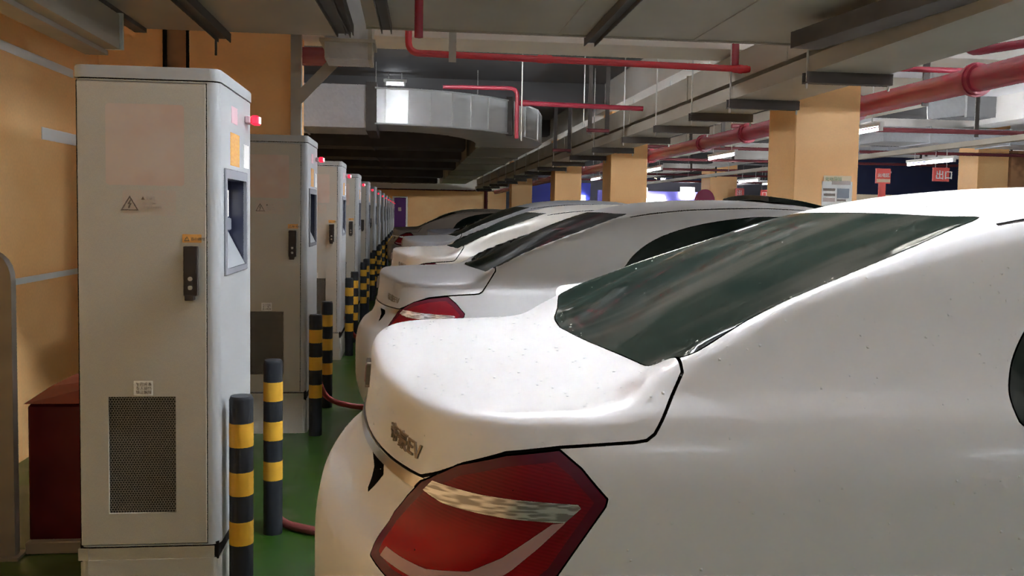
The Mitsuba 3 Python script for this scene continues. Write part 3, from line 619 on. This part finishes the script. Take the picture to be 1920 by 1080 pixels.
def build_sedan(hq):
    """{part key: ply dict}; paint parts refer to the material PAINT"""
    if hq:
        B = car_body(110, 560, np.concatenate([np.linspace(.75, 1.8, 130), np.linspace(1.8, 3.9, 80)[1:]])); tol = 1.2e-3
    else:
        B = car_body(40, 160, np.concatenate([np.linspace(.75, 1.9, 40), np.linspace(1.9, 3.9, 34)[1:]])); tol = 4e-3
    body = to_man(B); P = {}
    G = .0025
    W = [(x, max(y - (.010 + .028 * float(np.clip((x - .80) / .2, 0, 1))) * min(1, y / .4), 0)) for x, y in WINDOW]
    W = chaikin([W[0], W[0]] + W[1:-1] + [W[-1]], 2); W[0] = (W[0][0], 0); W[-1] = (W[-1][0], 0)
    DLO = chaikin(globals()['DLO'], 2, True)
    win_full = W + [(x, -y) for x, y in W[-2:0:-1]]
    shield = [(3.02, 0), (3.03, .3), (3.06, .52), (3.10, .585), (3.60, .70), (3.72, .69), (3.78, .40), (3.80, 0)]
    shield = shield + [(x, -y) for x, y in shield[-2:0:-1]]
    lamps_cut = prism_lamp(LAMP, .17, G); lamps_cut = lamps_cut + mirror_y(lamps_cut)
    win_cut = prism_xy(win_full, 1.0, 1.7, G) + prism_xy(shield, .98, 1.7, G)
    side_cut = prism_xz(DLO, -1., -.48, G) + prism_xz(DLO, .48, 1., G)
    lid_cut = prism_xz(LID, -1., 1., .0035)
    strip_xz = [(-.3, .8555), (.2, .8555), (.275, .8505), (.285, .8735), (.2, .8745), (-.3, .8745)]
    strip_cut = prism_xz(strip_xz, -.80, .80, .001) ^ (Manifold.cube((.30, 1.6, .1), True).translate((.13, 0, .865)))
    arches = Manifold()
    for x in (1.0, 3.66):
        for s in (-1, 1):
            arches = arches + Manifold.cylinder(.26, .335, .335, 48).rotate((90, 0, 0)).translate((x, .13 + s * .83, .30))
    notch = place_man(sect([(.44, .854), (.60, .852), (.575, .832), (.538, .785), (.522, .79), (.50, .832)]).extrude(.19), [[0, 0, 1, 0], [-1, 0, 0, 0], [0, 1, 0, 0], [0, 0, 0, 1]])
    plate_rec = place_man(sect([(-.33, .853), (.33, .853), (.345, .76), (.32, .72), (-.32, .72), (-.345, .76)], -.002).extrude(.15), [[0, 0, 1, 0], [1, 0, 0, 0], [0, 1, 0, 0], [0, 0, 0, 1]])
    ditch = [(1.565, .600), (1.565, .592), (1.9, .570), (2.4, .556), (3.0, .556), (3.0, .564), (2.4, .564), (1.9, .578)]
    ditch_cut = prism_xy(ditch, 1.30, 1.7); ditch_cut = ditch_cut + mirror_y(ditch_cut)
    ditch_cut = ditch_cut
    notch = notch + mirror_y(notch)
    rest = body - lamps_cut - win_cut - side_cut - lid_cut - strip_cut - arches - ditch_cut - notch
    (a, b) = split_paint(rest, tol); P['body_shell'] = skin(a, 'PAINT'); P['shut_gaps'] = facet(b, 'mat_gap')
    lid = (body ^ prism_xz(LID, -1., 1., -G)) - win_cut - lamps_cut - strip_cut
    (a, b) = split_paint(lid, tol); P['trunk_lid'] = skin(a, 'PAINT'); P['trunk_lid__edge'] = facet(b, 'mat_gap')
    P['rear_window'] = skin(split_paint(body ^ prism_xy(win_full, 1.0, 1.7, -.001), tol)[0], 'mat_car_glass')
    P['windscreen'] = skin(split_paint(body ^ prism_xy(shield, .98, 1.7, -.001), tol)[0], 'mat_car_glass')
    P['side_window'] = skin(split_paint(body ^ prism_xz(DLO, -1., -.48, -.001), tol)[0], 'mat_car_glass')
    P['side_window_001'] = skin(split_paint(body ^ prism_xz(DLO, .48, 1., -.001), tol)[0], 'mat_car_glass')
    for s, k in ((-1, 'roof_trim'), (1, 'roof_trim_001')):
        P[k] = skin(split_paint(body ^ ditch_cut ^ Manifold.cube((9, 1, 4), True).translate((2, s * .5, 1)), tol, -.002)[0], 'mat_black_plastic')
    strip = (body ^ strip_cut) - lamps_cut
    (a, b) = split_paint(strip, tol, .004); P['chrome_strip'] = skin(a, 'mat_chrome'); P['chrome_strip__edge'] = facet(b, 'mat_chrome')
    # tail lamps
    L = body ^ prism_lamp(LAMP, .16, -.001)
    band, stripe, inner = prism_lamp(BAND, .2), prism_lamp(STRIPE, .2), prism_lamp(LAMP, .2, -.020)
    sets = {'': L - inner - band - stripe, '__red_lens': (L ^ inner) - band - stripe, '__clear_band': L ^ band, '__pale_stripe': (L ^ stripe) - band}
    mats = {'': 'mat_lamp_rim', '__red_lens': 'mat_lamp_red', '__clear_band': 'mat_lamp_clear', '__pale_stripe': 'mat_lamp_stripe'}
    up = {'': .0015, '__red_lens': .0015, '__clear_band': .003, '__pale_stripe': .0025}
    for k, man in sets.items():
        for s, name in ((0, 'tail_lamp'), (1, 'tail_lamp_001')):
            a, b = split_paint(mirror_y(man) if s else man, tol, up[k]); P[name + k] = skin(a, mats[k])
    # badge, emblem
    def on_rear(m, lift=0.):      # x of the vertices = height above the skin
        v = np.array(m.vertices); lo, hi = np.full(len(v), -.05), np.full(len(v), .6)
        for _ in range(22):
            mid = (lo + hi) / 2; ins = car_f(np.stack([mid, v[:, 1], v[:, 2]], 1)) < 0
            hi = np.where(ins, mid, hi); lo = np.where(ins, lo, mid)
        v[:, 0] = hi - v[:, 0]; return trimesh.Trimesh(v, m.faces, process=False)
    def stand(poly, depth, y0, z0, tilt=0.):   # an xy outline put upright on the tail, read from behind
        m = extrude(poly, depth).subdivide() if not hq else extrude(poly, depth)
        x, y, h = m.vertices.T
        m.vertices = np.stack([h - .001, y0 - x, z0 + y + tilt * x], 1); return on_rear(m)
    t1 = stand(affinity.scale(text_poly('\u5e1d\u8c6aEV', .029, 1), 1.22, 1, origin=(0, 0)), .0045, -.572, .920, -.10)
    P['badge_lettering'] = mikit.ply(t1, 'mat_badge')
    shield_p = sbox(-.028, -.024, .028, .024).buffer(.010)
    e = [stand(shield_p, .012, -.13, .978)]
    P['emblem'] = mikit.ply(e[0], 'mat_badge')
    P['emblem__inset'] = mikit.ply(stand(join_poly([sbox(-.024, .003, -.003, .022), sbox(.003, .003, .024, .022), sbox(-.024, -.022, .024, -.002)]), .014, -.13, .978), 'mat_lamp_stripe')
    # wheels, mirrors
    for i, x in enumerate((1.0, 3.66)):
        for s in (-1, 1):
            k = 'wheel' if not (i or s > 0) else f'wheel_{2 * i + (s > 0):03d}'
            prof = np.array([(.205, -.10), (.27, -.105), (.305, -.085), (.312, -.06), (.312, .06), (.305, .085), (.27, .105), (.205, .10)])
            ty = trimesh.creation.revolve(np.vstack([prof, prof[:1]]), sections=40)
            R = trimesh.transformations.rotation_matrix(math.pi / 2, (1, 0, 0)); ty.apply_transform(R); ty.apply_translation((x, s * .755, .312))
            P[k] = mikit.ply(ty, 'mat_tyre', smooth=40)
            sp = [cyl((x, s * .755 - .03, .312), (x, s * .755 + .03, .312), .06, 24)] + [bar((x, s * .80, .312), (x + .2 * math.cos(q), s * .80, .312 + .2 * math.sin(q)), .02, .05, (0, 1, 0)) for q in np.arange(7) * 2 * math.pi / 7]
            ring = trimesh.creation.revolve(np.array([(.19, -.09), (.206, -.09), (.206, .09), (.19, .09), (.19, -.09)]), sections=40); ring.apply_transform(R); ring.apply_translation((x, s * .755, .312))
            P[k + '__rim'] = mikit.ply(join(sp, ring), 'mat_rim', smooth=30)
    for s in (-1, 1):
        mm = trimesh.creation.icosphere(3, 1.0); mm.apply_scale((.07, .115, .075)); v = mm.vertices.copy(); v[:, 0] = np.where(v[:, 0] < -.03, -.03, v[:, 0]); mm.vertices = v
        mm.apply_translation((3.12, s * .97, 1.06)); st = bar((3.18, s * .80, 1.0), (3.14, s * .90, 1.03), .05, .03)
        P['wing_mirror' if s < 0 else 'wing_mirror_001'] = mikit.ply(join(mm, st), 'PAINT', smooth=35)
    return P

def join_poly(ps):
    from shapely import union_all
    return union_all(ps)

SEDAN_HQ, SEDAN_LQ = build_sedan(True), build_sedan(False)
PART_LABEL = {'tail_lamp': 'dark red tail lamp with a clear band', 'tail_lamp_001': None, 'badge_lettering': 'raised chrome lettering on the trunk lid', 'chrome_strip': 'slim chrome strip across the tail',
              'rear_window': 'dark tinted rear window'}

def sedan(x, y, paint_key, label, group=None, hq=False, scale=1., yaw=0.):
    key = numbered('car'); xf = T().translate([x, y, 0]).rotate([0, 0, 1], yaw).scale(scale)
    tag(key, label, 'car', group)
    for part, d in (SEDAN_HQ if hq else SEDAN_LQ).items():
        d = dict(d)
        if d['bsdf']['id'] == 'PAINT': d['bsdf'] = {'type': 'ref', 'id': paint_key}
        scene[f'{key}__{part}'] = {**d, 'to_world': xf}
        if PART_LABEL.get(part): labels[f'{key}__{part}'] = {'label': PART_LABEL[part]}
    return key, xf

car1, car1_xf = sedan(-.24, 2.52, 'mat_paint_white', "wet white sedan nearest the camera, its rear window and trunk filling the view's right", hq=True)
car2, car2_xf = sedan(-.32, 5.65, 'mat_paint_pearl', 'pearl white sedan parked right behind the nearest wet car, with a tilted sunroof', hq=False)
sedan(-.30, 8.9, 'mat_paint_cream', 'cream white sedan, third in the parked row from the camera')
sedan(-.23, 11.2, 'mat_paint_grey', 'taller grey sedan with a blackish rear window, just beyond the cream white sedan', scale=1.05)
sedan(.15, 15.3, 'mat_paint_silver', 'silver sedan whose roof shows behind the taller grey sedan', scale=1.06)
sedan(-.5, 20.9, 'mat_paint_tan', 'dull tan sedan farthest down the parked row, in front of the orange end wall')

# sunroof glass of the second car, tilted open
xs, ys = np.meshgrid(np.linspace(2.46, 3.02, 13), np.linspace(-.40, .40, 13), indexing='ij')
zz = ZT(xs) - CROWN(xs) * ys ** 2 + .014 + .026 * np.clip((2.95 - xs) / .45, 0, 1)
g = np.arange(169).reshape(13, 13); q = np.stack([g[:-1, :-1], g[1:, :-1], g[1:, 1:], g[:-1, 1:]], -1).reshape(-1, 4)
top = trimesh.Trimesh(np.stack([xs, ys, zz], -1).reshape(-1, 3), np.vstack([q[:, [0, 1, 2]], q[:, [0, 2, 3]]]), process=False)
bot = top.copy(); bot.vertices = bot.vertices - [0, 0, .03]; bot.faces = bot.faces[:, ::-1]
rim = np.concatenate([g[:, 0], g[-1, 1:], g[-2::-1, -1], g[0, -2:0:-1]]); r2 = np.roll(rim, -1)
side = np.vstack([np.stack([rim, rim + 169, r2 + 169], 1), np.stack([rim, r2 + 169, r2], 1)])
sr = trimesh.Trimesh(np.vstack([top.vertices, bot.vertices]), np.vstack([top.faces, bot.faces + 169, side]), process=False)
put(f'{car2}__sunroof', sr, 'mat_car_glass', 40, car2_xf); labels[f'{car2}__sunroof'] = {'label': 'black sunroof glass tilted open'}

# charging flap standing open on the far flank of the first car
fl = sbox(-.050, -.035, .050, .035).buffer(.03); m = extrude(fl, .006)
m.apply_transform(frame_xf((.87, .80, 1.085), np.array([1, 0, .12]) / math.hypot(1, .12), np.array([-.1, .55, .83]) / np.linalg.norm([-.1, .55, .83])))
put(f'{car1}__charging_flap', join(m, bar((.87, .775, 1.06), (.87, .80, 1.085), .03, .008)), 'mat_paint_white', 30, car1_xf)
labels[f'{car1}__charging_flap'] = {'label': 'open white charging flap'}

# water drops on the nearest car
B = car_body(60, 240); pts, fi = trimesh.sample.sample_surface(B, 9000, seed=5)
k = (pts[:, 0] < 1.75) & (pts[:, 2] > .70) & (pts[:, 1] < .80); pts = pts[k]
pts = pts[meshkit.fbm(pts * 5, 3) > .36][:3200]; nn = car_normals(pts)
ico = trimesh.creation.icosphere(1)
on_glass = (nn[:, 2] > .55) & (pts[:, 0] > .72) & (pts[:, 0] < 1.5) & (np.abs(pts[:, 1]) < .60)
on_glass |= ((pts[:, 0] < .64) & (pts[:, 2] < .97) & (np.abs(pts[:, 1]) > .67)) | ((pts[:, 0] > 1.42) & (pts[:, 2] > .95)) | ((pts[:, 0] < .27) & (pts[:, 2] < .89))
for sel, m, lab in ((on_glass, 'mat_water', 'clear beads of water on the rear window and lamps'), (~on_glass, 'mat_drop', 'beads of water on the white paint')):
    V, F = [], []
    for i, (p, n) in enumerate(zip(pts[sel], nn[sel])):
        r = .0011 + .0026 * rng.random() ** 3
        a = np.cross(n, [.3, .5, .8]); a /= np.linalg.norm(a); b = np.cross(n, a)
        V.append(p + r * (ico.vertices[:, :1] * a + ico.vertices[:, 1:2] * b + .55 * ico.vertices[:, 2:] * n) + n * r * .30); F.append(ico.faces + 42 * i)
    k = put(f'{car1}__water_drops', trimesh.Trimesh(np.concatenate(V), np.concatenate(F), process=False), m, True, car1_xf)
    labels[k] = {'label': lab, 'kind': 'stuff'}
# ------------------------------------------------------------------ charging cabinets
def build_cabinet():
    """{part: (ply dict)} with the right front corner at the origin: x from -.453 to 0, depth .62 along +y"""
    P = {}
    W_, D_, H_ = .463, .62, 1.88
    def rbox(x0, x1, y0, y1, z0, z1, r=.035):
        m = extrude(sbox(x0 + r, y0 + r, x1 - r, y1 - r).buffer(r, quad_segs=6), z1 - z0); m.apply_translation((0, 0, z0)); return m
    body = to_man(rbox(-W_, 0, 0, D_, .262, 1.838))
    ry0, ry1, rz0, rz1 = .085, .475, 1.195, 1.545
    rec = to_man(box(-.062, .02, ry0, ry1, rz0, rz1)); door = to_man(box(-.454, -.040, -.02, .006, .266, 1.833))
    out = to_man(box(-.03, .02, .39, .48, .30, .44))
    vent_hole = to_man(box(-.361, -.144, -.02, .03, .377, .777))
    P['body'] = mikit.ply(from_man(body - rec - door - vent_hole - out), 'mat_cabinet_edge', smooth=30)
    panel = to_man(box(-.451, -.043, -.001, .0055, .269, 1.830, .0015)) - vent_hole
    P['door'] = mikit.ply(from_man(panel), 'mat_cabinet')
    P['door_gap'] = mikit.ply(join(box(-.454, -.451, .001, .006, .266, 1.833), box(-.043, -.040, .001, .006, .266, 1.833)), 'mat_gap')
    P['door__vent'] = mikit.ply(box(-.361, -.144, .006, .010, .377, .777), 'mat_vent')
    tri = lambda s: Polygon([(-s, 0), (s, 0), (0, s * 1.73)])
    def flat(poly, x, z, d=.0012, y=-.001):
        m = extrude(poly, d); m.apply_transform(frame_xf((x, y, z), np.array([1., 0, 0]), np.array([0, 0, 1.]))); return m
    inner = affinity.translate(tri(.0225), 0, .0035)
    bolt = Polygon([(.003, .034), (-.007, .018), (-.001, .018), (-.004, .008), (-.006, .010), (-.003, .003), (.002, .009), (-.001, .009), (.006, .021), (.0005, .021), (.005, .034)])
    P['door__warning_triangle'] = mikit.ply(flat(tri(.0285).difference(inner), -.287, 1.406), 'mat_ink')
    P['door__warning_triangle__bolt'.replace('__warning_triangle__', '__warning_')] = mikit.ply(flat(bolt, -.287, 1.409), 'mat_ink')
    t = [flat(text_poly('\u5371\u9669', .011), -.236, 1.442), flat(text_poly('\u9ad8\u538b\u5371\u9669', .008), -.247, 1.426), flat(text_poly('\u8bf7\u52ff\u6253\u5f00\u67dc\u95e8', .0075), -.247, 1.413)]
    P['door__warning_print'] = mikit.ply(join(t), 'mat_faint_ink')
    P['door__warning_mark'] = mikit.ply(flat(tri(.006), -.245, 1.442), 'mat_ink')
    P['door__faded_print'] = mikit.ply(join(flat(sbox(0, 0, .225, .245).buffer(.012), -.350, 1.502, .0005, -.0006), flat(sbox(0, 0, .150, .065).buffer(.01), -.30, 1.40, .0004, -.0006)), 'mat_pink_residue')
    P['door__caution_label'] = mikit.ply(flat(sbox(0, 0, .058, .024).buffer(.002), -.118, 1.303), 'mat_label_orange')
    P['door__caution_print'] = mikit.ply(join(flat(tri(.009).difference(affinity.translate(tri(.006), 0, .002)), -.105, 1.306, .0012, -.0018), flat(text_poly('\u5f53\u5fc3\u89e6\u7535', .009), -.094, 1.309, .0012, -.0018)), 'mat_ink')
    P['door__serial_label'] = mikit.ply(flat(sbox(0, 0, .058, .046).buffer(.002), -.277, .784), 'mat_label_white')
    P['door__serial_print'] = mikit.ply(join([flat(text_poly(s, .0095), -.272, .816 - .014 * i, .0012, -.0018) for i, s in enumerate(('\u4e13\u7528\u8bbe\u5907', '\u4e13\u4eba\u64cd\u4f5c', '\u7981\u6b62\u89e6\u6478'))]), 'mat_ink')
    h = sbox(-.018, 0, .018, .158).buffer(.004)
    P['door__handle'] = mikit.ply(join(flat(h, -.090, 1.127, .022), flat(sbox(-.012, -.012, .010, 0).buffer(.003), -.092, 1.122, .028), flat(sbox(-.017, .07, .017, .15).buffer(.002), -.090, 1.13, .026)), 'mat_black_plastic')
    P['door__keyhole'] = mikit.ply(join([cyl((-.090, -.022, z), (-.090, -.027, z), .0075, 14) for z in (1.150, 1.180)]), 'mat_hinge', smooth=30)
    cap = extrude(sbox(-W_ + .03, .03, -.03, D_ - .03).buffer(.033, quad_segs=6), .036); cap.apply_translation((0, 0, 1.842))
    top = extrude(sbox(-W_ + .03, .03, -.03, D_ - .03).buffer(.030, quad_segs=6), .006); top.apply_translation((0, 0, 1.877))
    P['cap'] = mikit.ply(join(cap, top), 'mat_cabinet_edge', smooth=30)
    P['cap_gap'] = mikit.ply(rbox(-W_ + .004, -.004, .004, D_ - .004, 1.834, 1.845), 'mat_gap')
    P['base'] = mikit.ply(join(rbox(-W_, 0, 0, D_, 0, .215, .03), box(-W_, -.02, .002, D_, .215, .256)), 'mat_cabinet')
    P['base_gap'] = mikit.ply(box(-W_ + .006, -.006, .006, D_ - .006, .21, .27), 'mat_gap')
    P['base__hinge'] = mikit.ply(join([box(-.431, -.4285, -.0015, .01, .0, .256)]), 'mat_hinge')
    # operator recess on the side
    ya, yb, zc, zd = ry0 + .012, ry1 - .012, rz0 + .010, rz1 - .022
    P['bezel'] = mikit.ply(from_man(to_man(box(-.004, .008, ry0 - .012, ry1 + .012, rz0 - .012, rz1 + .012, .003)) - to_man(box(-.09, .02, ya, yb, zc, zd))), 'mat_bezel')
    P['bezel__liner'] = mikit.ply(from_man(to_man(box(-.060, -.004, ry0 + .002, ry1 - .002, rz0 + .002, rz1 - .002)) - to_man(box(-.056, .02, ya, yb, zc, zd))), 'mat_blue_black')
    P['bezel__shelf'] = mikit.ply(trimesh.convex.convex_hull(np.array([(-.056, y, zc + .001) for y in (ya + .001, yb - .001)] + [(.002, y, zc + .001) for y in (ya + .001, yb - .001)] + [(-.056, y, zc + .125) for y in (ya + .001, yb - .03)])), 'mat_keypad')
    P['bezel__card_reader'] = mikit.ply(box(-.056, -.042, ya + .20, yb - .035, zc + .130, zc + .178, .004), 'mat_bezel')
    P['side_label'] = mikit.ply(box(0, .0012, .185, .355, 1.572, 1.69), 'mat_label_orange')
    P['side_label_001'] = mikit.ply(box(0, .0012, .205, .315, 1.725, 1.785), 'mat_label_pink')
    P['side_label_002'] = mikit.ply(box(0, .0012, .445, .555, 1.575, 1.665), 'mat_label_white')
    P['beacon_bracket'] = mikit.ply(box(0, .022, .46, .53, 1.748, 1.776, .004), 'mat_label_pink')
    P['outlet'] = mikit.ply(box(-.029, -.012, .392, .478, .302, .438), 'mat_gap')
    return P
CAB = build_cabinet()
CAB_FAR = {k: v for k, v in CAB.items() if k in ('body', 'door', 'door__vent', 'door__handle', 'door__faded_print', 'door_gap', 'cap', 'cap_gap', 'base', 'base_gap', 'bezel', 'bezel__liner', 'bezel__shelf', 'side_label', 'beacon_bracket')}
CAB_LABEL = {'door__vent': 'dark perforated vent panel', 'door__handle': 'black swing handle', 'bezel': 'dark screen recess', 'beacon': 'glowing red beacon', 'screen': 'lit cream screen', 'side_label': 'orange sticker', 'door__warning_triangle': 'black warning triangle', 'door__faded_print': 'faded pink print'}
beacon = from_man(to_man(box(.022, .052, .465, .525, 1.744, 1.780, .006)))
beacon_d, beacon_face = mikit.ply(beacon, 'mat_beacon'), mikit.ply(box(.052, .056, .472, .500, 1.750, 1.774), 'mat_beacon')
screen_d = mikit.ply(box(-.056, -.050, .285, .415, 1.388, 1.488), 'mat_label_white')
CAB_Y = (3.12, 5.75, 8.6, 11.4, 14.2, 17.0, 19.8, 22.6, 25.4, 28.2, 31.0, 33.8, 36.6)
for i, y in enumerate(CAB_Y):
    lab = ('nearest pale grey charging cabinet with the whole vent and door in view', 'second pale grey charging cabinet, half hidden behind the nearest one', 'third charging cabinet with a cream lit door, behind the second',
           'fourth charging cabinet, a narrow strip behind the third')[i] if i < 4 else f"{('fifth sixth seventh eighth ninth tenth eleventh twelfth last').split()[i - 4]} charging cabinet counted from the camera, its red beacon a dot in the receding row"
    k = numbered('charging_cabinet'); tag(k, lab, 'cabinet', 'charging cabinets in a row')
    xf = T().translate([-.63, y, 0]).scale([1, 1, .989])
    for part, d in (CAB if i < 4 else CAB_FAR).items():
        scene[f'{k}__{part}'] = {**d, 'to_world': xf}
        if part in CAB_LABEL: labels[f'{k}__{part}'] = {'label': CAB_LABEL[part]}
    scene[f'{k}__beacon'] = {**beacon_d, 'to_world': xf, 'emitter': lamp((1., .012, .04), .30)}
    if i < 4: scene[f'{k}__beacon__flare'] = {**beacon_face, 'to_world': xf, 'emitter': lamp((1., .45, .4), 1.6)}
    labels[f'{k}__beacon'] = {'label': CAB_LABEL['beacon']}
    if i < 3:
        scene[f'{k}__screen'] = {**screen_d, 'to_world': xf}
        if i == 0: scene[f'{k}__screen']['emitter'] = lamp((1., .88, .58), .14)
        labels[f'{k}__screen'] = {'label': CAB_LABEL['screen']} if i == 0 else {'label': 'dim screen'}

# ------------------------------------------------------------------ bollards
core = trimesh.creation.revolve(np.array([(0, 0), (.0405, 0), (.0405, .745), (.036, .757), (0, .760)]), sections=28)
band = trimesh.creation.revolve(np.array([(.0402, 0), (.0412, 0), (.0412, .082), (.0402, .082), (.0402, 0)]), sections=28)
core_d, band_d = mikit.ply(core, 'mat_bollard_black', smooth=40), mikit.ply(band, 'mat_bollard_yellow', smooth=40)
BOL = [3.19, 3.955, 5.70, 6.52, 8.87, 9.78] + [c + o for c in CAB_Y[3:] for o in (.2, 1.05)]
for i, y in enumerate(BOL):
    lab = ('yellow and black striped bollard nearest the camera, before the first cabinet', 'striped bollard just behind the nearest one, in front of the second cabinet', 'striped bollard at the front corner of the second cabinet',
           'striped bollard half hidden behind the one at the second cabinet', 'striped bollard at the front corner of the third cabinet', 'striped bollard just behind the one at the third cabinet', 'far striped bollard in the dense receding line beyond the third cabinet')[min(i, 6)]
    k = numbered('bollard'); tag(k, lab, 'bollard', 'far striped bollards' if i >= 6 else None)
    x = -.572 - .004 * (i % 2)
    scene[f'{k}__post'] = {**core_d, 'to_world': T().translate([x, y, 0])}
    for n, z in enumerate((.238, .412, .582)):
        scene[f'{k}__band' + (f'_{n:03d}' if n else '')] = {**band_d, 'to_world': T().translate([x, y, z])}

# ------------------------------------------------------------------ cables on the floor
def cable(label, pts, r, m):
    thing('charging_cable', label, 'cable', tube(pts, r, 10, sub=40), m, 60)
cable('dark charging cable lying on the green floor behind the nearest bollard', [(-.612, 4.05, .20), (-.59, 4.05, .06), (-.50, 3.98, .02), (-.30, 3.86, .02), (-.05, 3.78, .02), (.4, 3.8, .02)], .019, 'mat_cable')
cable('red charging cable leading from the second cabinet to the nearest car', [(-.612, 6.15, .35), (-.56, 6.28, .13), (-.45, 6.36, .055), (-.30, 6.42, .02), (-.05, 6.4, .02), (.3, 6.3, .02)], .019, 'mat_cable_red')
cable('red charging cable on the floor by the third cabinet', [(-.612, 9.02, .35), (-.55, 9.4, .12), (-.45, 9.62, .03), (-.20, 9.7, .02), (.3, 9.6, .02)], .019, 'mat_cable_red')

# ------------------------------------------------------------------ left edge: hoop guard, red box, panel
k = numbered('guard_hoop'); tag(k, 'grey steel hoop guard standing at the left edge', 'guard rail')
pth = rounded([(-1.575, 3.74, 0), (-1.575, 3.74, 1.20), (-2.06, 3.74, 1.20), (-2.06, 3.74, 0)], .10, 8)
V = []
m = extrude(LineString(pth[:, [0, 2]]).buffer(.035, cap_style='flat', join_style='mitre'), .045); m.apply_transform(frame_xf((0, 3.7625, 0), np.array([1., 0, 0]), np.array([0, 0, 1.]))); put(f'{k}__hoop', m, 'mat_steel_guard', 30)
put(f'{k}__foot', box(-1.62, -1.52, 3.69, 3.79, 0, .012), 'mat_steel_guard')
thing('floor_curb', 'low grey steel curb on the floor behind the first cabinet', 'curb', box(-1.52, -1.09, 3.76, 3.80, 0, .05, .004), 'mat_steel_guard')
thing('board', 'orange board inside the hoop guard at the left edge', 'board', box(-2.02, -1.66, 3.80, 3.83, .15, 1.0, .004), 'mat_orange_paint')
k = numbered('extinguisher_box'); tag(k, 'dark red fire extinguisher box against the wall behind the first cabinet', 'box')
put(f'{k}__body', box(-1.56, -1.10, 3.90, 4.35, 0, .58, .01), 'mat_dark_red')
lid = trimesh.convex.convex_hull(np.array([(x, y, z) for x, y, z in ((-1.57, 3.89, .585), (-1.09, 3.89, .585), (-1.57, 4.36, .585), (-1.09, 4.36, .585), (-1.50, 4.0, .64), (-1.16, 4.0, .68), (-1.50, 4.3, .64), (-1.16, 4.3, .68))]))
put(f'{k}__lid', lid, 'mat_dark_red_lid')
